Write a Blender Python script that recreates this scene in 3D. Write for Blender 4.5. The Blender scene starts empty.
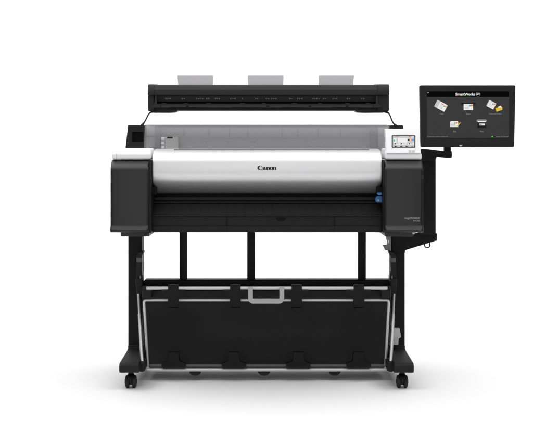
import bpy, bmesh, math, random
from mathutils import Vector, Matrix
random.seed(7)
scene = bpy.context.scene
COL = scene.collection

# ------------------------------------------------------------------ measuring
S = 0.0041            # metres per photograph pixel at the front plane (Y = 0)
CD = 5.0              # camera distance from the front plane
CX, CY = 266.5, 150.0 # photograph pixel on the optical axis
ZC = 0.976            # camera height

def k(d): return S * (1 + d / CD)
def X(px, d): return (px - CX) * k(d)
def Z(py, d): return ZC + (CY - py) * k(d)
def P(px, py, d): return Vector((X(px, d), d, Z(py, d)))

# ------------------------------------------------------------------ materials
MATS = {}
def mat(name, col, rough=0.5, spec=0.5, metal=0.0, bump=0.0, bscale=900.0, var=0.0, vscale=6.0, emit=None, coat=0.0):
    m = bpy.data.materials.new(name); m.use_nodes = True
    nt = m.node_tree; b = nt.nodes['Principled BSDF']
    b.inputs['Base Color'].default_value = (*col, 1)
    b.inputs['Roughness'].default_value = rough
    b.inputs['Specular IOR Level'].default_value = spec
    b.inputs['Metallic'].default_value = metal
    b.inputs['Coat Weight'].default_value = coat
    tc = nt.nodes.new('ShaderNodeTexCoord')
    if bump:
        n = nt.nodes.new('ShaderNodeTexNoise'); n.inputs['Scale'].default_value = bscale; n.inputs['Detail'].default_value = 3
        bp = nt.nodes.new('ShaderNodeBump'); bp.inputs['Strength'].default_value = bump; bp.inputs['Distance'].default_value = 0.001
        nt.links.new(tc.outputs['Object'], n.inputs['Vector'])
        nt.links.new(n.outputs['Fac'], bp.inputs['Height']); nt.links.new(bp.outputs['Normal'], b.inputs['Normal'])
    if var:
        n = nt.nodes.new('ShaderNodeTexNoise'); n.inputs['Scale'].default_value = vscale; n.inputs['Detail'].default_value = 6
        r = nt.nodes.new('ShaderNodeMapRange')
        r.inputs['To Min'].default_value = max(0, rough - var); r.inputs['To Max'].default_value = min(1, rough + var)
        nt.links.new(tc.outputs['Object'], n.inputs['Vector'])
        nt.links.new(n.outputs['Fac'], r.inputs['Value']); nt.links.new(r.outputs['Result'], b.inputs['Roughness'])
    if emit:
        b.inputs['Emission Color'].default_value = (*emit[0], 1); b.inputs['Emission Strength'].default_value = emit[1]
    MATS[name] = m
    return m

def sg(v):  # sRGB 0..255 grey to linear
    v /= 255
    return v / 12.92 if v <= 0.04045 else ((v + 0.055) / 1.055) ** 2.4
def rgb(r, g, b): return (sg(r), sg(g), sg(b))

charcoal = mat('charcoal plastic', (0.0085,) * 3, 0.42, 0.42, bump=0.12, bscale=700, var=0.06)
black = mat('black plastic', (0.006,) * 3, 0.5, 0.25, bump=0.1, bscale=600, var=0.08)
deep = mat('dark recess', (0.003, 0.003, 0.0032), 0.7, 0.15, bump=0.05)
stand = mat('black powder coat', (0.0045,) * 3, 0.6, 0.2, bump=0.2, bscale=1200, var=0.08)
scan = mat('scanner shell', (0.016,) * 3, 0.6, 0.25, bump=0.08, bscale=800, var=0.05)
traym = mat('tray plastic', (0.0065,) * 3, 0.55, 0.25, bump=0.1, bscale=500, var=0.08)
railm = mat('rail grey', (0.035, 0.038, 0.042), 0.5, 0.3)
disf = mat('display frame grey', (0.06,) * 3, 0.5, 0.3)
handm = mat('satin handle', (0.36, 0.36, 0.365), 0.5, 0.4, metal=0.2)
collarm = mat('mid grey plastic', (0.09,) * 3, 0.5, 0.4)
bluish = mat('blue black rail', (0.004, 0.0055, 0.007), 0.5, 0.25, var=0.05)
silver = mat('silver paint', (0.72, 0.72, 0.73), 0.45, 0.3, metal=0.85, bump=0.03, bscale=2500, var=0.03)
white = mat('white plastic', (0.78, 0.78, 0.79), 0.45, 0.4, bump=0.04, bscale=900, var=0.05)
rodm = mat('aluminium rod', (0.56, 0.56, 0.57), 0.42, 0.5, metal=0.5, bump=0.01, bscale=400, var=0.08)
greym = mat('grey plastic', (0.22, 0.22, 0.225), 0.5, 0.4, bump=0.06, var=0.06)
bayg = mat('bay grey plastic', (0.80, 0.79, 0.81), 0.5, 0.4, bump=0.06, var=0.06)
blockm = mat('guide block grey', (0.30, 0.30, 0.30), 0.5, 0.4, bump=0.06, var=0.06)
lgrey = mat('light grey plastic', (0.48, 0.48, 0.49), 0.5, 0.4, bump=0.06, var=0.06)
guide = mat('paper guide plastic', (0.46, 0.45, 0.47), 0.5, 0.3, bump=0.03, var=0.05)
rubber = mat('caster rubber', (0.010,) * 3, 0.6, 0.3, bump=0.2, bscale=500)
bezelm = mat('bezel plastic', (0.008,) * 3, 0.5, 0.25, bump=0.08, bscale=900, var=0.05)
blue = mat('blue lever', rgb(42, 108, 170), 0.4, 0.5, var=0.05)
ink = mat('black print', (0.006,) * 3, 0.5, 0.3)
mark = mat('pale print', (0.27, 0.27, 0.27), 0.6, 0.3)

def scr(name, c, e=1.0):   # a lit screen colour: part base, part glow
    return mat(name, tuple(x * 0.05 for x in c), 0.4, 0.02, emit=(c, e))
s_grey = scr('screen grey', rgb(61, 61, 61), 0.85)
s_black = scr('screen black', rgb(4, 4, 4))
s_white = scr('screen white', rgb(236, 236, 236), .95)
s_pale = scr('screen pale grey', rgb(205, 205, 207), .9)
s_mid = scr('screen mid grey', rgb(135, 135, 137))
s_text = scr('screen text', rgb(200, 200, 200))
s_cyan = scr('screen cyan', rgb(40, 165, 225))
s_red = scr('screen red', rgb(236, 84, 40))
s_yel = scr('screen yellow', rgb(245, 205, 60))
s_fold = scr('screen folder', rgb(222, 186, 60))
s_green = scr('screen green', rgb(70, 205, 60))
s_mag = scr('screen magenta', rgb(235, 120, 215))
s_dark = scr('screen dark', rgb(32, 34, 36))
s_teal = scr('screen teal', rgb(40, 205, 130))

def cloth_mat():
    m = bpy.data.materials.new('basket cloth'); m.use_nodes = True
    nt = m.node_tree; b = nt.nodes['Principled BSDF']
    b.inputs['Base Color'].default_value = (0.014, 0.014, 0.0142, 1)
    b.inputs['Roughness'].default_value = 0.75; b.inputs['Specular IOR Level'].default_value = 0.25
    b.inputs['Sheen Weight'].default_value = 0.12; b.inputs['Sheen Roughness'].default_value = 0.4
    tc = nt.nodes.new('ShaderNodeTexCoord')
    w1 = nt.nodes.new('ShaderNodeTexWave'); w1.inputs['Scale'].default_value = 260; w1.bands_direction = 'X'
    w2 = nt.nodes.new('ShaderNodeTexWave'); w2.inputs['Scale'].default_value = 260; w2.bands_direction = 'Z'
    n = nt.nodes.new('ShaderNodeTexNoise'); n.inputs['Scale'].default_value = 9
    a = nt.nodes.new('ShaderNodeMath'); a.operation = 'MULTIPLY'
    a2 = nt.nodes.new('ShaderNodeMath'); a2.operation = 'MULTIPLY_ADD'; a2.inputs[1].default_value = 6
    bp = nt.nodes.new('ShaderNodeBump'); bp.inputs['Strength'].default_value = 0.25; bp.inputs['Distance'].default_value = 0.001
    for w in (w1, w2, n): nt.links.new(tc.outputs['Object'], w.inputs['Vector'])
    nt.links.new(w1.outputs['Fac'], a.inputs[0]); nt.links.new(w2.outputs['Fac'], a.inputs[1])
    nt.links.new(n.outputs['Fac'], a2.inputs[0]); nt.links.new(a.outputs[0], a2.inputs[2])
    nt.links.new(a2.outputs[0], bp.inputs['Height']); nt.links.new(bp.outputs['Normal'], b.inputs['Normal'])
    return m
cloth = cloth_mat()

def smoke_mat():   # smoky see-through plastic of the roll cover
    m = bpy.data.materials.new('smoky clear plastic'); m.use_nodes = True
    nt = m.node_tree; b = nt.nodes['Principled BSDF']; out = nt.nodes['Material Output']
    b.inputs['Base Color'].default_value = (0.42, 0.417, 0.425, 1); b.inputs['Roughness'].default_value = 0.22
    b.inputs['Specular IOR Level'].default_value = 0.4
    t = nt.nodes.new('ShaderNodeBsdfTransparent'); t.inputs['Color'].default_value = (0.88, 0.875, 0.89, 1)
    mx = nt.nodes.new('ShaderNodeMixShader'); mx.inputs['Fac'].default_value = 0.30
    nt.links.new(t.outputs[0], mx.inputs[1]); nt.links.new(b.outputs[0], mx.inputs[2])
    nt.links.new(mx.outputs[0], out.inputs['Surface'])
    return m
smoke = smoke_mat()

def floor_mat():
    m = bpy.data.materials.new('white sweep'); m.use_nodes = True
    nt = m.node_tree; b = nt.nodes['Principled BSDF']
    b.inputs['Roughness'].default_value = 0.9; b.inputs['Specular IOR Level'].default_value = 0.05
    tc = nt.nodes.new('ShaderNodeTexCoord'); n = nt.nodes.new('ShaderNodeTexNoise'); n.inputs['Scale'].default_value = 40; n.inputs['Detail'].default_value = 5
    r = nt.nodes.new('ShaderNodeValToRGB'); r.color_ramp.elements[0].color = (0.83, 0.83, 0.83, 1); r.color_ramp.elements[1].color = (0.86, 0.86, 0.86, 1)
    nt.links.new(tc.outputs['Object'], n.inputs['Vector']); nt.links.new(n.outputs['Fac'], r.inputs['Fac']); nt.links.new(r.outputs['Color'], b.inputs['Base Color'])
    return m

# ------------------------------------------------------------------ mesh building
def faces_from(bm, rings, caps=True, closed=True):
    vs = [[bm.verts.new(p) for p in r] for r in rings]
    n = len(vs[0])
    for a, b in zip(vs, vs[1:]):
        for i in range(n if closed else n - 1):
            j = (i + 1) % n
            bm.faces.new((a[i], a[j], b[j], b[i]))
    if caps:
        bm.faces.new(list(reversed(vs[0]))); bm.faces.new(vs[-1])
    return vs

def box(bm, x0, x1, y0, y1, z0, z1):
    r = [[(x0, y0, z), (x1, y0, z), (x1, y1, z), (x0, y1, z)] for z in (z0, z1)]
    faces_from(bm, r)

def pbox(bm, px0, px1, py0, py1, d0, d1):
    """box whose front face covers the given photograph pixels at depth d0"""
    box(bm, X(px0, d0), X(px1, d0), d0, d1, Z(py1, d0), Z(py0, d0))

def fprism(bm, poly, d0, th):
    """front-facing outline (px, py) pushed th metres back; d0 a depth or a function of py"""
    f = d0 if callable(d0) else (lambda y: d0)
    a = [P(x, y, f(y)) for x, y in poly]
    b = [p + Vector((0, th, 0)) for p in a]
    faces_from(bm, [a, b])

def xprism(bm, prof, x0, x1):
    """side profile [(d, py)] swept from X = x0 to x1 metres"""
    pts = [(d, Z(y, d)) for d, y in prof]
    faces_from(bm, [[(x, d, z) for d, z in pts] for x in (x0, x1)])

def tube(bm, pts, r, seg=12, closed=False, caps=True):
    pts = [Vector(p) for p in pts]
    n = len(pts)
    rs = r if isinstance(r, (list, tuple)) else [r] * n
    rings = []; up = None
    for i, p in enumerate(pts):
        if closed: t = (pts[(i + 1) % n] - pts[i - 1]).normalized()
        else: t = (pts[min(i + 1, n - 1)] - pts[max(i - 1, 0)]).normalized()
        if up is None:
            up = Vector((0, 1, 0)) if abs(t.y) < 0.9 else Vector((0, 0, 1))
        u = (up - t * up.dot(t)).normalized(); v = t.cross(u); up = u
        rings.append([p + (u * math.cos(a) + v * math.sin(a)) * rs[i] for a in [2 * math.pi * q / seg for q in range(seg)]])
    if closed: rings.append(rings[0])
    faces_from(bm, rings, caps=caps and not closed)
    if closed: bmesh.ops.remove_doubles(bm, verts=bm.verts, dist=1e-6)

def arc_path(pts, r, n=6, closed=False):
    """polyline with corners rounded to radius r"""
    pts = [Vector(p) for p in pts]; out = []; m = len(pts)
    for i, p in enumerate(pts):
        if not closed and i in (0, m - 1): out.append(p); continue
        a = (pts[i - 1] - p); b = (pts[(i + 1) % m] - p)
        ra = min(r, a.length * .45, b.length * .45)
        A = p + a.normalized() * ra; B = p + b.normalized() * ra
        for q in range(n + 1):
            t = q / n
            out.append(A * (1 - t) ** 2 + p * 2 * t * (1 - t) + B * t ** 2)
    return out

def cylx(bm, x0, x1, y, z, prof=None, r=0.02, seg=32):
    """cylinder along X; prof = [(t, radius)]"""
    prof = prof or [(0, r), (1, r)]
    rings = [[(x0 + (x1 - x0) * t, y + math.cos(a) * rr, z + math.sin(a) * rr) for a in [2 * math.pi * q / seg for q in range(seg)]] for t, rr in prof]
    faces_from(bm, rings)

def rrect(x0, x1, y0, y1, r, n=4):
    out = []
    for cx, cy, a0 in ((x1 - r, y0 + r, -90), (x1 - r, y1 - r, 0), (x0 + r, y1 - r, 90), (x0 + r, y0 + r, 180)):
        for q in range(n + 1):
            a = math.radians(a0 + 90 * q / n); out.append((cx + r * math.cos(a), cy + r * math.sin(a)))
    return out

WORLD = {}
def part(name, bm, m, parent, bevel=0.0, seg=2, smooth=30, label=None):
    bmesh.ops.recalc_face_normals(bm, faces=bm.faces)
    lo = Vector((min(v.co[i] for v in bm.verts) for i in range(3))); hi = Vector((max(v.co[i] for v in bm.verts) for i in range(3)))
    c = (lo + hi) / 2
    bmesh.ops.translate(bm, verts=bm.verts, vec=-c)
    me = bpy.data.meshes.new(name); bm.to_mesh(me); bm.free()
    for mm in (m if isinstance(m, list) else [m]): me.materials.append(mm)
    for p in me.polygons: p.use_smooth = True
    me.set_sharp_from_angle(angle=math.radians(smooth))
    o = bpy.data.objects.new(name, me); COL.objects.link(o)
    WORLD[o.name] = c
    if parent is not None:
        o.parent = parent; o.location = c - WORLD[parent.name]
    else: o.location = c
    if bevel:
        b = o.modifiers.new('edge', 'BEVEL'); b.width = bevel; b.segments = seg; b.limit_method = 'ANGLE'; b.angle_limit = math.radians(35)
        b.harden_normals = True
    if label: o['label'] = label
    return o
def B(): return bmesh.new()

def setmat(bm, start, idx):
    bm.faces.ensure_lookup_table()
    for f in bm.faces[start:]: f.material_index = idx

def text_mesh(bm, s, x0, x1, y0, y1, d, th=0.0006, bold=0.0, shear=0.0, fit=True):
    """lettering fitted to a pixel rectangle, as thin raised print"""
    cu = bpy.data.curves.new('t', 'FONT'); cu.body = s; cu.size = 1.0; cu.offset = bold; cu.shear = shear
    cu.resolution_u = 3
    to = bpy.data.objects.new('t', cu); COL.objects.link(to)
    dg = bpy.context.evaluated_depsgraph_get(); dg.update()
    me = bpy.data.meshes.new_from_object(to.evaluated_get(dg))
    bpy.data.objects.remove(to); bpy.data.curves.remove(cu)
    xs = [v.co.x for v in me.vertices]; ys = [v.co.y for v in me.vertices]
    ax, bx, ay, by = min(xs), max(xs), min(ys), max(ys)
    f = d if callable(d) else (lambda y: d)
    vs = []
    for v in me.vertices:
        px = x0 + (v.co.x - ax) / (bx - ax) * (x1 - x0); py = y1 - (v.co.y - ay) / (by - ay) * (y1 - y0)
        vs.append(bm.verts.new(P(px, py, f(py))))
    fs = []
    for p in me.polygons:
        try: fs.append(bm.faces.new([vs[i] for i in p.vertices]))
        except ValueError: pass
    bpy.data.meshes.remove(me)
    g = bmesh.ops.extrude_face_region(bm, geom=fs)
    bmesh.ops.translate(bm, verts=[e for e in g['geom'] if isinstance(e, bmesh.types.BMVert)], vec=(0, -th, 0))

def copy_tree(o, parent, off=Vector((0, 0, 0))):
    c = o.copy(); COL.objects.link(c); c.parent = parent
    c.location = o.location + off
    WORLD[c.name] = WORLD[o.name] + off
    for ch in list(o.children): copy_tree(ch, c)
    return c

# ------------------------------------------------------------------ the printer
root = bpy.data.objects.new('wide_format_printer', None); COL.objects.link(root)
root.location = (0, 0.25, 0); root.empty_display_size = 0.2
WORLD[root.name] = Vector((0, 0.25, 0))
root['label'] = 'wide black and silver floor-standing printer with scanner bar, monitor and paper basket'
root['category'] = 'printer'

TD = -0.055      # depth of the tower fronts

# ---- legs, feet, casters
def make_leg(s):
    xo, xi = s * 0.598, s * 0.538
    a, b_ = min(xo, xi), max(xo, xi)
    bm = B(); box(bm, a, b_, 0.27, 0.36, 0.10, 0.62)
    leg = part('stand_leg', bm, stand, root, 0.004)
    # foot: long low beam with rounded nose and a sloping shoulder
    xi2 = s * 0.5175; a, b_ = min(xo, xi2), max(xo, xi2)
    bm = B()
    prof = [(-.05, .0715), (-.055, .080), (-.055, .098), (-.050, .106), (-.038, .111), (.20, .116), (.262, .121), (.262, .135), (.368, .135), (.368, .121), (.46, .113), (.55, .108), (.56, .098), (.56, .0715)]
    faces_from(bm, [[(x, d, z) for d, z in prof] for x in (a, b_)])
    part('foot', bm, traym, leg, 0.003)
    return leg
legs = [make_leg(-1), make_leg(1)]

def make_caster(cx, cy):
    bm = B()
    # swivel stem, hood and arched fork
    tube(bm, [(cx, cy, .070), (cx, cy, .056)], [.011, .010], 16)
    for w in (-1, 1):
        pass
    rings = []
    for t in (-.0055, .0055):
        rings.append([(cx + t, cy + math.cos(a) * .022, .034 + math.sin(a) * .022) for a in [math.pi * 2 * q / 24 for q in range(24)]])
    faces_from(bm, rings)
    rings = []
    for t in (-.012, .012):
        rings.append([(cx + t, cy + math.cos(a) * .030, .032 + math.sin(a) * .0285) for a in [math.radians(25 + 130 * q / 12) for q in range(13)]])
    faces_from(bm, rings)
    c = part('caster', bm, black, root, 0.0012)
    for w in (-1, 1):
        bm = B()
        x0, x1 = cx + w * .0065, cx + w * .0235
        cylx(bm, x0, x1, cy, .0265, prof=[(0, .017), (0.02, .0245), (.12, .0262), (.3, .0265), (.62, .0262), (.82, .0245), (.94, .021), (1, .015)])
        wh = part('wheel', bm, rubber, c)
        bm = B()
        cylx(bm, cx + w * .0232, cx + w * .0248, cy, .0265, r=.010, seg=20)
        part('hub', bm, traym, c, 0.0004)
    return c
for s in (-1, 1):
    for d in (.006, .53): make_caster(s * (0.5565), d)

# ---- stretchers and uprights of the stand
bm = B()
pbox(bm, 143.6, 391.4, 279.7, 287.6, .255, .31)
cross = part('crossbar', bm, stand, root, 0.008, 3)
for x0, x1 in ((179.4, 187.0), (247.2, 254.9), (358.2, 366.0)):
    bm = B(); z0 = Z(280.5, .27)
    box(bm, X(x0, .27), X(x1, .27), .27, .30, z0 - .004, .632)
    part('upright', bm, stand, root, 0.003)

# ---- side towers
def make_tower(x0, x1, right):
    d = TD
    bm = B()
    prof = [(.34, 159.6), (d + .055, 159.6), (d + .045, 160.2), (d + .036, 161.4), (d + .034, 162.0), (d + .024, 163.6), (d + .012, 165.6), (d + .004, 167.6), (d, 170.2),
            (d, 224.5), (d - .001, 225.4), (d - .0065, 227.6), (d - .0125, 229.8), (d - .0115, 231.6), (d - .004, 232.4), (.34, 232.4)]
    a, b_ = X(x0, d), X(x1, d)
    pts = [(q, Z(y, q)) for q, y in prof]
    n = 6; rings = []
    xin = .0
    # narrow the outline slightly at both flanks for a soft vertical edge
    for t, inset in ((0, .010), (.0025, .0045), (.007, .0012), (.012, 0), (-.012, 0), (-.007, .0012), (-.0025, .0045), (-1e-9, .010)):
        x = (a + t) if t >= 0 and not str(t).startswith('-') else (b_ + t)
        rings.append([(x, q + (inset if q < .2 else 0), z) for q, z in pts])
    faces_from(bm, rings)
    tw = part('side_cover', bm, charcoal, root, 0, smooth=40)
    # white cap: tapered block with bevelled corners
    bm = B()
    if not right: c0, c1, t0, t1 = 112.0, 150.6, 118.0, 152.0
    else: c0, c1, t0, t1 = 385.3, 422.0, 385.3, 417.5
    df = d + .035
    ring = lambda x0, x1, y, dd, back: [(X(x0, dd), dd, Z(y, dd)), (X(x1, dd), dd, Z(y, dd)), (X(x1, dd), back, Z(y, dd)), (X(x0, dd), back, Z(y, dd))]
    faces_from(bm, [ring(c0, c1, 159.7, df, .33), ring(c0, c1, 153.2, df + .001, .33), ring(t0 if not right else c0, c1 if not right else t1, 148.2, df + .034, .33)])
    part('top_cap', bm, white, tw, 0.008, 4)
    if not right:
        bm = B(); pbox(bm, 116.3, 116.7, 153.4, 159.0, df - .0006, df + .004); part('corner_seam', bm, lgrey, tw)
    # lower block
    bm = B()
    if not right: pbox(bm, 120.5, 149.2, 231.8, 236.5, d + .02, .34)
    else: pbox(bm, 385.0, 413.5, 231.8, 236.5, d + .02, .34)
    part('lower_block', bm, charcoal, tw, 0.003)
    return tw
towerL = make_tower(110.2, 148.9, False)
towerR = make_tower(384.6, 423.4, True)
bm = B(); fprism(bm, [(412.5, 232.2), (415.8, 232.2), (414.4, 234.2), (412.5, 234.2)], TD + .015, .004)
part('latch', bm, lgrey, towerR, 0.0008)
# vertical groove on the left cap corner
# lettering on the right tower
bm = B()
text_mesh(bm, 'image', 404.3, 410.0, 216.7, 219.6, TD - .0003, bold=.01)
text_mesh(bm, 'PROGRAF', 410.3, 419.7, 216.8, 218.9, TD - .0003, bold=.02)
text_mesh(bm, 'TM-350', 412.8, 419.7, 219.9, 221.5, TD - .0003, bold=.01)
part('lettering', bm, mark, towerR)

# ---- chassis: the dark inside of the mouth
bm = B()
xa, xb = X(149.0, TD + .01), X(384.4, TD + .01)
box(bm, xa, xb, .20, .60, .6385, Z(160, .2))            # rear body
box(bm, xa, X(152.8, .03), TD + .012, .20, .6385, Z(160, .02))   # inner cheek, left
box(bm, X(381.8, .03), xb, TD + .012, .20, .6385, Z(160, .02))   # inner cheek, right
chas = part('chassis', bm, black, root, 0.002)
bm = B()
box(bm, X(152.9, .05), X(381.7, .05), .10, .125, Z(200.8, .1), Z(197.0, .1))
part('carriage_cover', bm, bluish, chas, 0.003)
bm = B()
box(bm, X(152.9, .05), X(381.7, .05), .085, .094, Z(202.9, .085), Z(201.9, .085))
part('guide_rail', bm, railm, chas, 0.0006)
# platen and output tray with ribbed slope, lip and stepped front
bm = B()
prof = [(.20, 203.2), (.070, 203.8), (.028, 214.4), (.022, 214.9), (.020, 215.6), (.022, 216.2), (.030, 216.8), (.032, 225.6), (.026, 226.4), (.026, 231.6), (.029, 232.3), (.20, 232.3)]
xprism(bm, prof, X(153.0, .03), X(381.6, .03))
for i in range(26):
    px = 156 + i * 8.9
    pts = [(.067, 204.6), (.032, 213.4)]
    w = .0011
    a = [(X(px, .08) - w, d, Z(y, d) + .0012) for d, y in pts]; b_ = [(X(px, .08) + w, d, Z(y, d) + .0012) for d, y in pts]
    lo = [Vector(q) - Vector((0, 0, .004)) for q in a + b_[::-1]]; hi = [Vector(q) for q in a + b_[::-1]]
    faces_from(bm, [lo, hi])
tray = part('output_tray', bm, traym, root, 0.0008, smooth=25)
for px in (226.8, 334.5):
    bm = B(); pbox(bm, px - .22, px + .22, 216.9, 231.9, .0255, .034)
    part('panel_seam', bm, deep, tray)
bm = B()
fprism(bm, [(281 + 5 * math.cos(a), 217.6 + 3.6 * math.sin(a)) for a in [math.pi * q / 12 for q in range(13)]], .0285, .006)
part('finger_notch', bm, deep, tray)

# ---- silver top cover
LP = [(148.7, .150), (149.4, .098), (150.2, .060), (151.3, .034), (153.0, .0105), (155.5, -.0055), (159, -.0155), (163, -.0215), (167.5, -.0245), (171.5, -.0250), (175.2, -.0222), (178.2, -.0160), (180.8, -.0065), (183.2, .0080), (185.5, .0270), (187.8, .0540), (190, .0850), (192.0, .1160), (193.4, .1390)]
def lid_d(y):   # depth of the cover's front at photograph row y (smooth curve through LP)
    y = min(max(y, LP[0][0]), LP[-1][0])
    n = len(LP); i = max(j for j in range(n - 1) if LP[j][0] <= y)
    def sl(j):
        a = LP[max(j - 1, 0)]; c = LP[min(j + 1, n - 1)]
        return (c[1] - a[1]) / (c[0] - a[0])
    (ya, da), (yb, db) = LP[i], LP[i + 1]; h = yb - ya; t = (y - ya) / h
    return (2*t**3 - 3*t**2 + 1) * da + (t**3 - 2*t**2 + t) * h * sl(i) + (3*t**2 - 2*t**3) * db + (t**3 - t**2) * h * sl(i + 1)
rows = [148.7 + .35 * i for i in range(7)] + [151.4 + .5 * i for i in range(84)] + [193.4]
dsm = {y: lid_d(y) for y in rows}
prof = [(dsm[y], y) for y in rows] + [(.172, 193.2), (.185, 192.0), (.18, 149.4)]
bm = B(); a, b_ = X(152.3, -.01), X(382.0, -.01)
pts = [(d, Z(y, d)) for d, y in prof]
cen = (.09, Z(170, 0))
rings = []
for x, sc in ((a, .965), (a + .0015, .985), (a + .004, .996), (a + .007, 1), (b_ - .007, 1), (b_ - .004, .996), (b_ - .0015, .985), (b_, .965)):
    rings.append([(x, cen[0] + (d - cen[0]) * sc, cen[1] + (z - cen[1]) * sc) for d, z in pts])
faces_from(bm, rings)
lid = part('top_cover', bm, silver, root, 0, smooth=50)
bm = B(); pbox(bm, 174, 369, 149.15, 150.05, .055, .10)
part('grip_groove', bm, greym, lid, 0.0006)
for x0, x1 in ((150.6, 156.0), (377.4, 382.6)):
    bm = B(); fprism(bm, [(x0, 187.2), (x1 - .4, 187.2), (x1, 188), (x1, 194.6), (x0, 194.6)], -.004, .06)
    part('hinge_block', bm, deep, lid, 0.0015)
# blue release lever at the right end of the mouth
bm = B()
fprism(bm, [(375.4, 199.5), (376.0, 197.4), (377.6, 196.0), (380, 195.6), (382, 196), (382, 202.6), (377.0, 202.6), (375.8, 201.6)], .03, .02)
fprism(bm, [(377.2, 192.4), (381.8, 192.4), (381.8, 194.9), (379, 195.2), (377.3, 194.2)], -.006, .02)
lev = part('release_lever', bm, blue, root, 0.0015)
bm = B(); fprism(bm, [(378.4 + .9 * math.cos(t), 200.4 + .9 * math.sin(t)) for t in [2 * math.pi * q / 12 for q in range(12)]], .0285, .003)
part('lever_pin', bm, lgrey, lev)

# maker's lettering: heavy serif letters, drawn as strokes
bm = B()
LD = lambda y: dsm_at(y) - .0012
def dsm_at(y):
    return lid_d(y)
lift = [0]
def strip(outer, inner):
    lift[0] += .00004
    o1 = [P(x, y, LD(y) - lift[0]) for x, y in outer]; i1 = [P(x, y, LD(y) - lift[0]) for x, y in inner]
    th = Vector((0, .0016, 0))
    rings = [[a, b_, b_ + th, a + th] for a, b_ in zip(o1, i1)]
    faces_from(bm, rings)
def ell(cx, cy, rx, ry, a0, a1, n=20):
    return [(cx + rx * math.cos(math.radians(a0 + (a1 - a0) * q / n)), cy - ry * math.sin(math.radians(a0 + (a1 - a0) * q / n))) for q in range(n + 1)]
def quad(pts):
    lift[0] += .00004
    a = [P(x, y, LD(y) - lift[0]) for x, y in pts]
    faces_from(bm, [a, [p + Vector((0, .0016, 0)) for p in a]])
base, xh, cap = 169.75, 166.75, 165.75
cy = (base + xh) / 2; ry = (base - xh) / 2 + .05
# C
strip(ell(259.9, 167.75, 2.5, 2.2, 36, 320), ell(260.75, 167.75, 1.55, 1.75, 42, 314))
quad([(261.35, 165.9), (262.3, 165.75), (262.2, 167.5), (261.75, 167.4)])
quad([(261.2, 168.9), (262.15, 168.7), (261.7, 169.6), (260.9, 169.7)])
def letter_o(cx):
    strip(ell(cx, cy, 1.85, ry + .08, 0, 360, 28), ell(cx, cy, .62, ry - .32, 0, 360, 28))
def letter_n(x):
    quad([(x + .3, xh), (x + 1.5, xh), (x + 1.5, base), (x + .3, base)])
    quad([(x - .05, xh), (x + .6, xh), (x + .6, xh + .42), (x - .05, xh + .42)])
    quad([(x - .02, base - .34), (x + 1.75, base - .34), (x + 1.75, base), (x - .02, base)])
    strip(ell(x + 2.2, xh + 1.1, 1.35, 1.22, 0, 150, 14), ell(x + 1.85, xh + 1.3, .5, .85, 0, 150, 14))
    quad([(x + 2.35, xh + 1.0), (x + 3.55, xh + 1.0), (x + 3.55, base), (x + 2.35, base)])
    quad([(x + 2.15, base - .34), (x + 3.8, base - .34), (x + 3.8, base), (x + 2.15, base)])
# a
strip(ell(263.8, cy + .6, 1.4, .98, 60, 330, 18), ell(264.3, cy + .6, .45, .55, 60, 330, 18))
strip(ell(264.1, xh + .95, 1.5, 1.05, 0, 165, 14), ell(263.95, xh + 1.1, .5, .55, 0, 165, 14))
quad([(264.4, xh + .9), (265.6, xh + .9), (265.6, base), (264.4, base)])
quad([(265.3, base - .36), (266.1, base - .42), (265.95, base), (265.3, base)])
letter_n(266.15)
letter_o(271.35)
letter_n(272.75)
part('lettering', bm, ink, lid)

# ---- rear: roll holder bay under a smoky cover
rh = []
bm = B()
RB = .26
pbox(bm, 157, 372, 127.2, 150, RB + .10, RB + .13)            # inner rear plate
F0 = len(bm.faces); pbox(bm, 144.6, 389.2, 124.9, 127.6, RB + .085, RB + .13); setmat(bm, F0, 2); F1 = len(bm.faces)         # upper ledge
pbox(bm, 157, 372, 136.8, 137.6, RB + .09, RB + .10)          # horizontal rib
setmat(bm, F1, 0); F0 = len(bm.faces)
for px in (184, 209, 229.5, 248, 282, 298, 318, 341):
    pbox(bm, px - .2, px + .2, 127.6, 136.6, RB + .094, RB + .105)
for px in (203, 206, 228, 233, 251, 254.5, 286, 305, 312, 322):
    pbox(bm, px - .5, px + .5, 141.2, 142.0, RB + .097, RB + .105)
setmat(bm, F0, 1)
bay = part('roll_bay', bm, [bayg, collarm, greym], root)
bm = B()
pbox(bm, 144.6, 155, 126, 149.5, RB + .02, RB + .10)
F0 = len(bm.faces)
pbox(bm, 144.6, 154.8, 135.6, 137.0, RB + .012, RB + .03); setmat(bm, F0, 1)
part('roll_support', bm, [white, collarm], bay, 0.004)
for x0, x1 in ((155.2, 160.0), (371.6, 377.2)):
    bm = B(); pbox(bm, x0, x1, 126.5, 149.5, RB + .0, RB + .10)
    part('roll_flange', bm, collarm, bay, 0.004)
bm = B(); pbox(bm, 377.6, 388.6, 127.5, 149.5, RB + .02, RB + .10)
part('drive_housing', bm, bayg, bay, 0.004)
# toothed grey guide block, left
bm = B()
pbox(bm, 165.2, 178.2, 137.0, 149.6, .150, .174)
gb = part('guide_block', bm, blockm, root, 0.0025)
bm = B(); pbox(bm, 167.0, 172.6, 136.9, 138.3, .1485, .16)
part('grip_slot', bm, traym, gb, 0.0008)
bm = B()
for y in (137.4, 141.6, 145.8): pbox(bm, 161.2, 164.4, y, y + 2.7, .150, .172)
pbox(bm, 161.6, 165.6, 137.4, 149.4, .157, .172)
part('tooth_rack', bm, lgrey, gb, 0.0015)
bm = B(); fprism(bm, [(149, 147.4), (155.5, 146.3), (155.5, 149.3), (149, 149.3)], .235, .02)
part('release_tab', bm, blue, root, .002)
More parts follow.
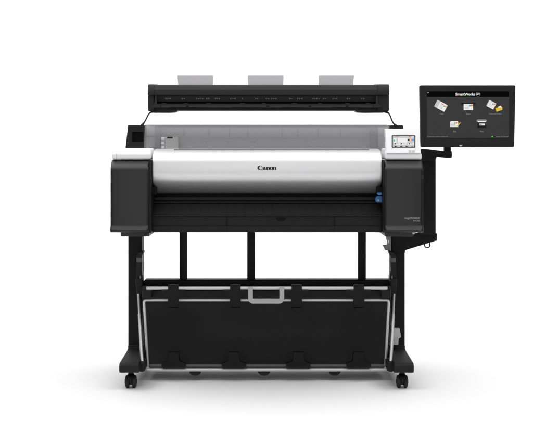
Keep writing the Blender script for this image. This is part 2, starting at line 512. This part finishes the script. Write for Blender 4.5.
# smoky cover: curved shell
prof = [(.178, 149.2), (.178, 145), (.180, 139), (.186, 133), (.198, 128.4), (.216, 125.6), (.245, 124.6), (.38, 124.5)]
outer = [(d, Z(y, d)) for d, y in prof]
inner = [(d + .003, z - .003) for d, z in outer]
inner[0] = (outer[0][0] + .003, outer[0][1])
ringp = outer + inner[::-1]
bm = B(); faces_from(bm, [[(x, d, z) for d, z in ringp] for x in (X(144.2, .19), X(389.5, .19))])
rc = part('roll_cover', bm, smoke, root, 0, smooth=50, label='smoky see-through cover over the roll bay')
# black hinge brackets at the two ends
def bracket(x0, x1, xt0, xt1, hole):
    bm = B(); d = .175
    if hole:
        hx0, hx1, hy0, hy1 = hole
        fprism(bm, [(xt0, 125.0), (xt1, 125.0), (xt1, hy0), (xt0 - (xt0 - x0) * .28, hy0)], d, .10)
        fprism(bm, [(xt0 - (xt0 - x0) * .75, hy1), (x1, hy1), (x1, 148.6), (x0, 148.6)], d, .10)
        fprism(bm, [(xt0 - (xt0 - x0) * .28, hy0), (hx0, hy0), (hx0, hy1), (xt0 - (xt0 - x0) * .75, hy1)], d, .10)
        fprism(bm, [(hx1, hy0), (xt1, hy0), (x1, hy1), (hx1, hy1)], d, .10)
        pbox(bm, hx0 - 1, hx1 + 1, hy0 - 1, hy1 + 1, d + .085, d + .098)
    else:
        fprism(bm, [(xt0, 125.2), (xt1 - .5, 125.2), (xt1, 126), (x1, 140), (x0, 140)], d, .10)
    b_ = part('hinge_bracket', bm, black, root, 0.0015)
    if hole:
        bm = B(); pbox(bm, hole[0] - .5, hole[1] + .5, hole[2] - .5, hole[3] + .5, d + .02, d + .08)
        part('socket', bm, deep, b_)
    return b_
bracket(125.4, 143.9, 128.0, 144.2, (132.2, 143.0, 132.0, 141.6))
bracket(390.0, 404.0, 390.3, 403.2, None)

# ---- control panel with touch display
def cpd(y): return TD + .032 + (152.6 - y) / 23.8 * .045
bm = B()
fprism(bm, [(386.3, 152.9), (385.4, 129.4), (385.9, 128.8), (418.9, 128.8), (419.4, 129.4), (420.8, 152.9)], cpd, .05)
cp = part('control_panel', bm, white, root, 0.003, 3)
cd = lambda o: (lambda y: cpd(y) - o)
bm = B(); fprism(bm, [(a, b_) for a, b_ in rrect(391.7, 415.4, 135.0, 147.9, 1.2)], cd(.0012), .004)
part('display_frame', bm, disf, cp, 0.0006)
bm = B(); fprism(bm, rrect(393.0, 414.2, 136.0, 147.3, .3), cd(.0018), .002)
F0 = len(bm.faces)
def pl(poly, d, m):
    s0 = len(bm.faces); fprism(bm, poly, d, .0006); setmat(bm, s0, m)
def pr(x0, x1, y0, y1, d, m): pl([(x0, y0), (x1, y0), (x1, y1), (x0, y1)], d, m)
DM = [s_pale, s_white, s_teal, s_dark, s_yel, s_mag, s_cyan, s_red, s_mid]
c1, c2 = cd(.0022), cd(.0026)
pr(393.1, 414.1, 136.05, 137.6, c1, 8 if False else 0)
pr(397.6, 407.4, 138.0, 142.6, c1, 1)
pr(393.4, 396.4, 138.0, 142.6, c1, 1)
pr(393.5, 395.0, 139.8, 141.4, c2, 2)
for i, mi in enumerate((3, 4, 5, 6)): pr(408.0 + i * 1.5, 409.4 + i * 1.5, 139.0, 140.9, c2, mi)
pr(409.1, 410.3, 136.2, 137.3, c2, 7)
for x in (394.2, 400.8, 408.4):
    pr(x, x + 5.6, 142.9, 144.7, c1, 1); pr(x + .4, x + 1.5, 143.1, 144.3, c2, 3); pr(x + 2.0, x + 4.4, 143.5, 143.9, c2, 8)
for x in (394.6, 400.2, 405.6, 411.2):
    pr(x, x + 2.0, 145.8, 147.0, c2, 3 if x < 406 else 8); pr(x + 2.4, x + 3.0, 146.0, 146.8, c2, 8)
for y in (138.4, 139.6, 140.8): pr(396.9, 397.3, y, y + .5, c2, 8)
pr(394.4, 398.6, 136.6, 137.0, c2, 8)
part('touch_display', bm, DM, cp)
for x in (410.0, 413.6):
    bm = B(); fprism(bm, rrect(x - 1.4, x + 1.4, 150.3, 152.2, .6), cd(.0010), .003)
    part('button', bm, lgrey, cp, 0.0006)

# ---- scanner bar above
SD = .25
bm = B()
prof = [(.44, 85.2), (.270, 84.9), (.264, 85.2), (.259, 86.2), (.2535, 88.6), (.2508, 89.4), (.250, 91), (.251, 94.6), (.255, 95.4), (.276, 95.9), (.281, 101.8), (.285, 102.1), (.335, 102.2), (.335, 103.5), (.268, 103.6), (.262, 104.1), (.252, 106.6), (.252, 107.6), (.262, 108.2), (.270, 109.2), (.275, 110.9), (.44, 110.9)]
xprism(bm, prof, X(153.8, SD), X(378.2, SD))
sc_ = part('scanner', bm, scan, root, 0.0012, smooth=28, label='long charcoal scanner bar above the printer')
for x0, x1 in ((147.7, 154.2), (377.4, 389.4)):
    bm = B()
    prof = [(.445, 84.5), (.265, 84.4), (.258, 84.9), (.2535, 86.2), (.2470, 89.0), (.245, 92), (.247, 94.9), (.262, 95.6), (.262, 110.0), (.268, 111.3), (.445, 111.3)]
    xprism(bm, prof, X(x0, SD), X(x1, SD))
    part('end_cap', bm, scan, sc_, 0.004, 3)
for pts in ([(155.2, 95.4), (156.4, 95.4), (157.0, 104.2), (160.5, 104.6), (160.5, 107.6), (152.6, 107.6), (152.6, 105.6), (154.0, 104.6)],
            [(376.2, 95.6), (377.8, 95.6), (378.4, 104.6), (382.0, 105.4), (381.8, 107.4), (373.5, 107.6), (373.5, 104.6), (375.8, 104.2)]):
    bm = B(); fprism(bm, pts, .246, .016)
    part('latch', bm, scan, sc_, 0.0012)
bm = B(); pbox(bm, 157.2, 375.5, 102.15, 103.6, .330, .334)
part('feed_slot', bm, deep, sc_)
bm = B()
for x0, x1, y0, y1 in ((161.5, 166, 103.2, 103.9), (184, 188, 103.2, 103.9), (206, 211, 103.2, 103.9), (240, 245, 103.2, 103.9), (262, 266, 103.2, 103.9), (292, 297, 103.2, 103.9), (318, 322, 103.2, 103.9), (345, 349.5, 103.2, 103.9), (366, 370, 103.2, 103.9)):
    bm = B(); pbox(bm, x0, x1, y0 - .2, y1 + .3, .262, .27)
    part('feed_roller', bm, scan, sc_, 0.001)
bm = B()
for x in (187.5, 268, 310, 347):
    bm = B(); fprism(bm, [(x - 1.6, 106.2), (x - 1.0, 105.4), (x + 1.0, 105.4), (x + 1.6, 106.2)], .2515, .006); part('lip_recess', bm, deep, sc_)
for x0, x1 in ((170, 208), (232, 262), (282, 306), (332, 361)):
    bm = B(); fprism(bm, [(x0, 107.0), (x0 + 1, 106.8), (x1, 107.3), (x1, 107.7), (x0, 107.5)], .2505, .006); part('lip_recess', bm, deep, sc_)
for pts in ([(151.5, 110.9), (177, 110.9), (175, 112.0), (168, 112.6), (153, 112.4)], [(355, 110.9), (386, 110.9), (385, 112.3), (365, 112.6), (357, 112.0)]):
    bm = B(); fprism(bm, pts, .275, .09)
    part('scanner_foot', bm, black, sc_, 0.001)
# size marks printed along the recess
bm = B()
def dash(x0, x1, y0, y1): fprism(bm, [(x0, y0), (x1, y0), (x1, y1), (x0, y1)], lambda y: .276 + (y - 95.9) / 5.9 * .005 - .0014, .0016)
for cx, n in ((168.5, 3), (184, 2), (200, 4), (208.3, 2), (218, 3), (233.5, 3), (243, 1), (257.3, 2), (268, 2), (274.5, 3), (291, 2), (300.5, 3), (316.5, 4), (325, 2), (335.5, 3), (349, 2), (363.5, 2)):
    bm = B()
    for i in range(n):
        x = cx + (i - n / 2) * 2.0 + random.uniform(-.25, .25); h_ = random.uniform(-.3, .25)
        dash(x, x + .35, 98.0 + h_, 99.4)
        if i % 2 == 0: dash(x + .38, x + 1.2, 98.0, 98.3); dash(x + .38, x + 1.1, 98.9, 99.2)
        else: dash(x + .5, x + 1.3, 98.5, 98.9)
    part('size_marking', bm, mark, sc_)
# grey paper guides standing up behind the scanner
for pts in ([(177.3, 75.4), (213.0, 75.4), (213.0, 85.4), (178.2, 85.4)], [(247.7, 75.4), (283.6, 75.4), (283.3, 85.4), (248.1, 85.4)], [(318.4, 75.4), (354.0, 75.4), (353.3, 85.4), (318.6, 85.4)]):
    bm = B(); fprism(bm, pts, lambda y: .40 + (85.4 - y) * .001, .005)
    part('paper_guide', bm, guide, sc_, 0.0018)
# thin bent arms carrying the scanner
for pts in ([(156, 111.5), (151.0, 112.2), (148.4, 114.6), (146.4, 118.4), (144.6, 121.8), (142.0, 125.2)], [(385, 111.5), (388.4, 113.0), (390.2, 116.0), (391.6, 119.6), (393.4, 123.2), (396.5, 126.0)]):
    path = []
    c = [P(x, y, .29 - .05 * i / 5) for i, (x, y) in enumerate(pts)]
    for i in range(5):
        p0, p1, p2, p3 = c[max(i - 1, 0)], c[i], c[i + 1], c[min(i + 2, 5)]
        for q in range(5):
            t = q / 5
            path.append(.5 * ((2 * p1) + (p2 - p0) * t + (2 * p0 - 5 * p1 + 4 * p2 - p3) * t * t + (3 * p1 - p0 - 3 * p2 + p3) * t ** 3))
    path.append(c[-1]); n = len(path)
    rs = [.0030 + .0032 * (max(0, 1 - i / 7) + max(0, 1 - (n - 1 - i) / 5)) for i in range(n)]
    bm = B(); tube(bm, path, rs, 10)
    part('scanner_arm', bm, black, root)

# ---- monitor on its column
bm = B()
plx = [(392.5, 233.2), (436.4, 233.2), (437.0, 233.8), (437.0, 240.6), (405.3, 250.3), (404.9, 253.5), (392.5, 253.5)]
fprism(bm, plx, .262, .035)
mb = part('monitor_bracket', bm, stand, root, 0.002)
bm = B()
tube(bm, arc_path([P(424.6, 243.4, .28), P(424.8, 247.4, .28), P(429.6, 247.4, .28), P(429.6, 241.9, .28)], .008), .0026, 10)
part('cable_hook', bm, stand, mb)
bm = B()
box(bm, .652, X(435.8, .21), .21, .265, Z(233.6, .25), Z(156.6, .21))
part('monitor_column', bm, stand, root, 0.003)
bm = B()
fprism(bm, [(419.5, 149.0), (427, 149.2), (436, 150.3), (444, 151.3), (451.4, 151.3), (452.0, 151.9), (452.0, 157.4), (451.2, 158.0), (446, 158.0), (437, 156.9), (436, 158.5), (435.6, 161), (419.5, 161)], .165, .044)
ma = part('monitor_arm', bm, stand, root, 0.003)
bm = B(); pbox(bm, 444.3, 451.0, 145.0, 152.2, .175, .20)
part('neck', bm, stand, ma, 0.002)

MD = .12
bm = B()
oc = [(419.9, 86.6), (420.2, 85.9), (421.0, 85.4), (514.4, 85.4), (515.3, 85.9), (515.6, 86.6), (514.4, 146.0), (513.9, 146.8), (513.2, 147.2), (422.0, 147.2), (421.3, 146.8), (420.9, 146.0)]
fprism(bm, oc, MD, .034)
mo = part('monitor', bm, bezelm, root, 0.003, 3, label='black touch monitor showing five icons')
bm = B(); fprism(bm, [(421.2, 144.6), (514.2, 144.6), (514.0, 146.6), (421.6, 146.6)], MD - .0012, .004)
part('lower_strip', bm, black, mo, 0.0008)
bm = B(); fprism(bm, [(459.2, 145.0), (462.6, 145.0), (461.6, 146.4), (460.0, 146.4)], MD - .0018, .002)
part('badge', bm, lgrey, mo, 0.0003)
bm = B()
pr(426.9, 508.9, 97.0, 137.9, MD - .0008, 0)
pr(426.9, 508.9, 91.2, 97.0, MD - .0008, 1)
part('screen', bm, [s_grey, s_black], mo)
e1, e2, e3, e4 = MD - .0014, MD - .0019, MD - .0024, MD - .0029
def rot(cx, cy, w, h, a):
    a = math.radians(a); c, s = math.cos(a), math.sin(a)
    return [(cx + x * c - y * s, cy + x * s + y * c) for x, y in ((-w / 2, -h / 2), (w / 2, -h / 2), (w / 2, h / 2), (-w / 2, h / 2))]
def disc(cx, cy, r, n=12): return [(cx + r * math.cos(2 * math.pi * q / n), cy + r * math.sin(2 * math.pi * q / n)) for q in range(n)]
IM = [s_white, s_pale, s_cyan, s_red, s_yel, s_dark, s_mid, s_fold, s_black]
def dots(cx, cy, d, sz=.75):
    pl(disc(cx - sz, cy, sz), d, 2); pl(disc(cx + sz, cy - sz * .4, sz), d - .0003, 3); pl(disc(cx + sz * .1, cy + sz * .7, sz * .8), d - .0005, 4)
def lines(cx, cy, a, n, d, w=3.2):
    for i in range(n):
        t = math.radians(a); off = (i - n / 2) * 1.3
        pl(rot(cx - off * math.sin(t), cy + off * math.cos(t), w, .22, a), d, 6)
# stacked sheets
bm = B()
for i, (cx, cy) in enumerate(((439.4, 104.9), (440.9, 105.8), (442.4, 106.7))):
    d = (e1, e2, e3)[i]
    pl(rot(cx, cy, 8.0, 7.4, 28), d, 1 if i < 2 else 0)
    pl(rot(cx + .2, cy - 2.6, 2.6, .5, 35), d - .0003, 3 if i else 2)
lines(441.4, 106.9, 30, 4, e4, 4.0); dots(445.2, 106.3, e4)
part('icon', bm, IM, mo)
# sheet in a slot
bm = B()
pl([(461.0, 102.7), (475.6, 102.7), (475.6, 104.4), (474.4, 105.0), (474.4, 105.6), (462.2, 105.6), (462.2, 105.0), (461.0, 104.4)], e1, 5)
pr(463.7, 473.0, 104.0, 110.1, e2, 0)
for i in range(3): pr(464.6, 469.2, 105.8 + i * 1.4, 106.05 + i * 1.4, e3, 6)
dots(470.9, 105.6, e3, .9)
part('icon', bm, IM, mo)
# sheets with folder
bm = B()
pl(rot(490.9, 104.4, 6.9, 6.6, 28), e1, 1); pl(rot(491.7, 104.9, 6.9, 6.6, 28), e2, 0)
lines(490.8, 104.8, 30, 4, e3, 4.2); dots(494.0, 104.3, e3)
pl([(498.2, 106.6), (500.8, 105.6), (502.4, 108.2), (498.4, 109.4)], e2, 0)
pl([(495.3, 108.0), (498.0, 107.4), (498.6, 108.2), (502.3, 107.0), (502.4, 109.8), (496.6, 111.7)], e3, 7)
part('icon', bm, IM, mo)
# sheet with pencil
bm = B()
pl([(451.2, 121.0), (457.4, 121.0), (458.2, 121.8), (458.2, 127.0), (450.0, 127.0), (450.0, 122.2)], e1, 0)
for i in range(3): pr(450.8, 455.2, 123.2 + i * 1.3, 123.45 + i * 1.3, e2, 6)
dots(455.6, 123.2, e2, .8)
pl(rot(458.6, 124.5, 4.6, 1.0, -48), e3, 7); pl(disc(460.3, 122.4, .55), e4, 3)
part('icon', bm, IM, mo)
# printer
bm = B()
pl([(477.6, 119.4), (486.0, 119.4), (487.2, 120.6), (486.6, 121.8), (477.0, 121.8), (476.4, 120.6)], e1, 6)
pr(477.9, 485.8, 121.0, 122.2, e2, 0)
pl([(477.6, 122.2), (486.0, 122.2), (486.4, 128.2), (477.2, 128.2)], e1, 5)
pr(479.2, 484.9, 123.6, 125.4, e2, 0); pl(disc(479.9, 124.6, .5), e3, 3); pl(disc(480.9, 124.6, .5), e3, 2); pl(disc(481.8, 124.4, .4), e3, 4)
pr(478.2, 485.4, 126.0, 126.7, e2, 8)
part('icon', bm, IM, mo)
# screen lettering
bm = B()
text_mesh(bm, 'SmartWorks', 455.6, 475.2, 92.7, 95.5, e1, .0004, bold=.03)
text_mesh(bm, 'MFP', 476.6, 479.8, 93.3, 95.0, e1, .0004, bold=.02)
part('title_lettering', bm, s_white, mo)
bm = B()
for x0, x1, c in ((455.6, 460.0, 0), (460.0, 465.5, 1), (465.5, 470.5, 2), (470.5, 475.0, 3)): pr(x0, x1 - .3, 95.9, 96.25, e1, c)
part('title_underline', bm, [scr('underline red', rgb(120, 25, 22)), scr('underline amber', rgb(90, 75, 20)), scr('underline green', rgb(25, 95, 35)), scr('underline blue', rgb(30, 50, 120))], mo)
bm = B()
o_ = disc(478.2, 94.2, 2.2, 24); i_ = disc(478.2, 94.2, 1.95, 24)
faces_from(bm, [[P(a[0], a[1], e1), P(b_[0], b_[1], e1), P(b_[0], b_[1], e1 + .0004), P(a[0], a[1], e1 + .0004)] for a, b_ in list(zip(o_, i_)) + [(o_[0], i_[0])]], caps=False)
part('title_ring', bm, s_mid, mo)
bm = B(); pl(rot(428.1, 92.6, 1.2, .35, 45), e1, 0); pl(rot(428.1, 92.6, 1.2, .35, -45), e2, 0); pl(disc(428.1, 92.6, .35), e3, 0)
part('menu_mark', bm, [s_text], mo)
bm = B()
for s, cx, w, y in (('Copy', 441.6, 3.6, 113.9), ('Scan', 468.2, 3.8, 113.9), ('Copy and Archive', 495.2, 12.4, 113.9), ('Edit', 454.8, 3.0, 131.5), ('Print', 481.8, 3.4, 131.5)):
    bm = B(); text_mesh(bm, s, cx - w / 2, cx + w / 2, y - .8, y + .8, e1, .0004); part('icon_lettering', bm, s_mid, mo)
bm = B()
text_mesh(bm, 'Drag down system folder file', 427.4, 448.0, 136.0, 137.3, e1, .0004); part('status_lettering', bm, s_mid, mo); bm = B()
text_mesh(bm, 'Scanner TM-350 ready', 495.6, 508.6, 136.0, 137.3, e1, .0004)
part('status_lettering', bm, s_mid, mo)
bm = B(); pl(disc(492.4, 136.7, .75), e1, 0); pl(disc(494.4, 136.7, .55), e1, 1)
part('status_light', bm, [s_green, s_black], mo)

# ---- paper basket
BT, BB = .10, .165          # depth at the top and at the bottom of the cloth
bm = B()
NX, NZ = 120, 48
def clothpt(u, v):
    d = BT + .045 + (BB + .035 - BT - .045) * v +   .07 * math.sin(math.pi * v) * (1 + .04 * math.sin(7 * u)) + .0015 * math.sin(u * 40) * math.sin(math.pi * v)
    y = 291.2 + (365.5 - 291.2) * v
    px = (144.6 + 3.6 * v) + u * ((388.2 - 3.4 * v) - (144.6 + 3.6 * v))
    d += .0034 * math.sin(9.1 * u + 2.2 * v + .7) * math.sin(math.pi * v) +   .0026 * math.sin(23 * u - 5 * v) * v * (1 - v) * 3 +   .002 * math.sin(47 * u + 9 * v + 1.3) * v ** 3 * (1 - v) * 6
    px += (-3.2 if u < .5 else 3.2) * abs(2 * u - 1)
    p = P(px, y, d)
    return p
vs = [[bm.verts.new(clothpt(i / NX, j / NZ)) for i in range(NX + 1)] for j in range(NZ + 1)]
for j in range(NZ):
    for i in range(NX): bm.faces.new((vs[j][i], vs[j][i + 1], vs[j + 1][i + 1], vs[j + 1][i]))
g = bmesh.ops.extrude_face_region(bm, geom=list(bm.faces))
bmesh.ops.translate(bm, verts=[e for e in g['geom'] if isinstance(e, bmesh.types.BMVert)], vec=(0, .003, 0))
# unseen sling below and behind the cloth, added to shade the floor
zb = Z(365.5, BB + .035) 
cx0, cx1 = X(149, BB), X(384.5, BB)
prof = [(BB + .012, zb - .004), (BB + .035, zb - .012), (BB + .07, zb - .012), (BB + .15, zb - .016), (BB + .24, zb - .006), (BB + .30, zb + .03), (BB + .325, zb + .10), (BB + .33, zb + .30)]
inn = [(d - .003 * (1 if i > 4 else 0), z + .003) for i, (d, z) in enumerate(prof)]
faces_from(bm, [[(x, d, z) for d, z in prof + inn[::-1]] for x in (cx0, cx1)])
bk = part('paper_basket', bm, cloth, root, smooth=60, label='black cloth basket on silver rods below the printer')
bm = B()
fr = [P(148.0, 366.2, BB), P(143.9, 300.2, BT), P(388.9, 300.2, BT), P(385.4, 366.2, BB)]
tube(bm, arc_path(fr, .012), .0056, 12)
part('basket_frame', bm, rodm, bk)
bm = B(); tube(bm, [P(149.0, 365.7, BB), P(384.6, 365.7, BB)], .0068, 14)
part('shaded_frame_bar', bm, collarm, bk)  # bottom tube of the silver frame, its shade painted in as dark grey
bm = B(); tube(bm, [P(145.8, 288.2, .07), P(388.0, 288.2, .07)], .0074, 16)
rod1 = part('upper_rod', bm, rodm, bk)
for x0, x1 in ((142.6, 146.4), (387.4, 391.2)):
    bm = B(); tube(bm, [P(x0, 288.2, .07), P(x1, 288.2, .07)], .0098, 14); pbox(bm, x0 + .4, x1 - .4, 287.4, 291.4, .07, .10); part('rod_cap', bm, black, bk, .002)
bm = B(); tube(bm, [P(147.0, 369.8, BB - .012), P(386.6, 369.8, BB - .012)], .0074, 16)
part('lower_rod', bm, rodm, bk)
bm = B(); pbox(bm, 143.0, 391.0, 286.6, 297.6, .195, .215)
part('rear_bar', bm, black, bk, .003)
for x0, x1 in ((142.0, 151.4), (381.4, 390.8)):
    bm = B(); pbox(bm, x0, x1, 290.6, 298.2, .086, .214); part('corner_block', bm, black, bk, .004)
# silver pull handle hung on the upper rod
bm = B()
hp = arc_path([P(250.5, 286.6, .056), P(250.5, 301.2, .050), P(281.8, 301.2, .050), P(281.8, 286.6, .056)], .012)
def flat_tube(bm, pts, w, t):
    rings = []; pts = [Vector(p) for p in pts]; n = len(pts)
    for i, p in enumerate(pts):
        tg = (pts[min(i + 1, n - 1)] - pts[max(i - 1, 0)]).normalized(); v = Vector((0, 1, 0)); u = tg.cross(v).normalized()
        rings.append([p + u * w * a + v * t * b_ for a, b_ in ((-1, -1), (1, -1), (1, 1), (-1, 1))])
    faces_from(bm, rings)
flat_tube(bm, hp, .0098, .006)
part('pull_handle', bm, handm, bk, .0035, 3)
# strap clips
def clip_top(cx):
    bm = B(); d = lambda y: .050 + (y - 285) / 26 * .035
    fprism(bm, [(cx - 4.9, 284.9), (cx + 4.9, 284.9), (cx + 5.2, 285.4), (cx + 5.2, 291.2), (cx + 12.4, 291.4), (cx + 12.4, 292.6), (cx + 6.6, 296.6), (cx + 5.4, 298.6), (cx + 5.4, 307.2), (cx - 5.4, 307.2), (cx - 5.4, 298.6), (cx - 6.6, 296.6), (cx - 12.4, 292.6), (cx - 12.4, 291.4), (cx - 5.2, 291.2), (cx - 5.2, 285.4)], d, .022)
    fprism(bm, [(cx - 4.9, 307.6), (cx + 4.9, 307.6), (cx + 4.7, 311.2), (cx - 4.7, 311.2)], lambda y: d(y) - .004, .018)
    part('strap_clip', bm, stand, bk, .002)
def clip_low(cx):
    bm = B(); d = lambda y: .128
    fprism(bm, [(cx - 5.4, 352.4), (cx + 5.4, 352.4), (cx + 5.7, 360.0), (cx + 7.0, 362.2), (cx + 12.0, 363.6), (cx + 12.0, 367.9), (cx - 12.0, 367.9), (cx - 12.0, 363.6), (cx - 7.0, 362.2), (cx - 5.7, 360.0)], d, .03)
    part('strap_clip', bm, stand, bk, .002)
for cx in (173.2, 235.2, 296.8, 359.0): clip_top(cx)
for cx in (173.6, 233.8, 298.4, 358.8): clip_low(cx)
for cx in (195.2, 264.0, 334.6):
    bm = B(); fprism(bm, [(cx - 6, 371.2)] + [(cx + 6 * math.cos(a), 371.4 + 4.2 * math.sin(a)) for a in [math.pi * q / 14 for q in range(15)]][::-1][0:15], BB - .015, .03)
    part('bumper', bm, black, bk, .001)
# telescopic side struts and joints
for pts in ([(138.4, 294.0), (139.2, 314.0), (141.4, 352.0), (142.6, 365.0)], [(394.2, 294.0), (393.4, 314.0), (391.4, 352.0), (390.4, 365.0)]):
    a = [P(x, y, .185 - .165 * (y - 294) / 71) for x, y in pts]
    bm = B(); tube(bm, [a[0], a[1], a[1] + (a[2] - a[1]) * .01, a[2], a[3]], [.0044, .0044, .0060, .0060, .0060], 12)
    part('side_strut', bm, rodm, bk)
for x0, x1 in ((138.0, 144.8), (387.4, 394.2)):
    bm = B(); pbox(bm, x0, x1, 362.4, 371.2, .012, .110); pbox(bm, x0 + 1.4, x1 - 1.4, 361.2, 372.0, .018, .104); pbox(bm, x0 + .6, x1 - .6, 366.5, 371.6, .105, .17)
    part('pivot_joint', bm, black, bk, .004, 3)
# swing arms on the inside of each leg
for s in (-1, 1):
    f = (lambda x: x) if s < 0 else (lambda x: 2 * 266.2 - x)
    bm = B()
    fprism(bm, [(f(x), y) for x, y in ((138.2, 252.2), (141.6, 251.4), (143.6, 251.2), (143.4, 253.2), (141.8, 256), (142.0, 262), (141.6, 270), (142.6, 277), (142.6, 290), (141.2, 297), (136.6, 297), (136.2, 290), (135.4, 282), (136.0, 278), (136.4, 262), (136.6, 256))], .205, .06)
    sa = part('swing_arm', bm, black, bk, .004, 3)
    bm = B(); pbox(bm, min(f(136.4), f(141.6)), max(f(136.4), f(141.6)), 257.4, 262.6, .2, .24)
    part('arm_collar', bm, collarm, sa, .005, 3)
    bm = B(); fprism(bm, [(f(139.2), 279.2), (f(140.2), 275.2), (f(141.2), 277.4), (f(140.6), 279.6)], .198, .01)
    part('arm_clip', bm, greym, sa, .001)
    bm = B(); fprism(bm, [(f(135.2), 279), (f(138.6), 278.4), (f(141.6), 280), (f(142), 286), (f(140), 287.4), (f(135.6), 286)], .19, .05)
    part('arm_pivot', bm, black, sa, .003)
# paper stop hook seen under the right tower
bm = B()
fprism(bm, [(386.4, 236.4), (389.6, 236.4), (389.8, 239.2), (388.6, 240.4), (388.8, 243), (390.0, 246), (389.6, 250.4), (385.4, 250.6), (383.0, 245.2), (387.4, 245.0), (387.6, 241), (386.6, 239.8)], .23, .025)
part('stop_hook', bm, greym, root, .002)
# grey socket box on the right leg
bm = B()
fprism(bm, [(393.8, 328.8), (399.8, 328.8), (401.0, 337.4), (398.6, 338.4), (398.4, 345.0), (393.8, 345.0)], .235, .03)
part('socket_box', bm, lgrey, root, .002)

# ------------------------------------------------------------------ setting
bm = B()
pr_ = [(-9, 0)] + [(2.2, 0)] + [(2.2 + 1.4 * math.sin(a), 1.4 - 1.4 * math.cos(a)) for a in [math.pi / 2 * q / 16 for q in range(1, 17)]] + [(3.6, 6.0)]
vs = [[bm.verts.new((x, d, z)) for d, z in pr_] for x in (-9, 9)]
for i in range(len(pr_) - 1): bm.faces.new((vs[0][i], vs[1][i], vs[1][i + 1], vs[0][i + 1]))
sweep = part('floor', bm, floor_mat(), None, smooth=60)
sweep['kind'] = 'structure'; sweep['label'] = 'seamless white studio floor curving up into the backdrop'

w = bpy.data.worlds.new('World'); scene.world = w; w.use_nodes = True
w.node_tree.nodes['Background'].inputs['Color'].default_value = (1, 1, 1, 1)
w.node_tree.nodes['Background'].inputs['Strength'].default_value = 0.10

def area(name, loc, target, sx, sy, power, spread=180):
    l = bpy.data.lights.new(name, 'AREA'); l.shape = 'RECTANGLE'; l.size = sx; l.size_y = sy; l.energy = power
    l.spread = math.radians(spread)
    o = bpy.data.objects.new(name, l); COL.objects.link(o); o.location = loc
    o.rotation_euler = (Vector(target) - Vector(loc)).to_track_quat('-Z', 'Y').to_euler()
    return o
area('overhead_softbox', (0, -.05, 3.3), (0, -.05, 0), 7.0, 4.4, 248)
area('front_fill', (0, -7.0, 2.4), (0, 0, .8), 7.5, 4.4, 115)  # unseen fill, added to brighten the silver cover and upright faces
area('backdrop_lamp', (0, 1.9, 4.4), (0, 3.6, 1.7), 9.0, .6, 78, 110)

cam = bpy.data.cameras.new('camera'); co = bpy.data.objects.new('camera', cam); COL.objects.link(co)
co.location = (0, -CD, ZC); co.rotation_euler = (math.pi / 2, 0, 0)
cam.sensor_width = 36; cam.sensor_fit = 'HORIZONTAL'; cam.lens = 36 * CD / (533 * S)
cam.shift_x = 0; cam.shift_y = -(222 - CY) / 533
cam.clip_start = .1; cam.clip_end = 200
scene.camera = co
vs_ = scene.view_settings
vs_.view_transform = 'Standard'; vs_.look = 'None'; vs_.exposure = 0; vs_.gamma = 1
scene.cycles.max_bounces = 10; scene.cycles.transparent_max_bounces = 12
scene.cycles.use_denoising = True
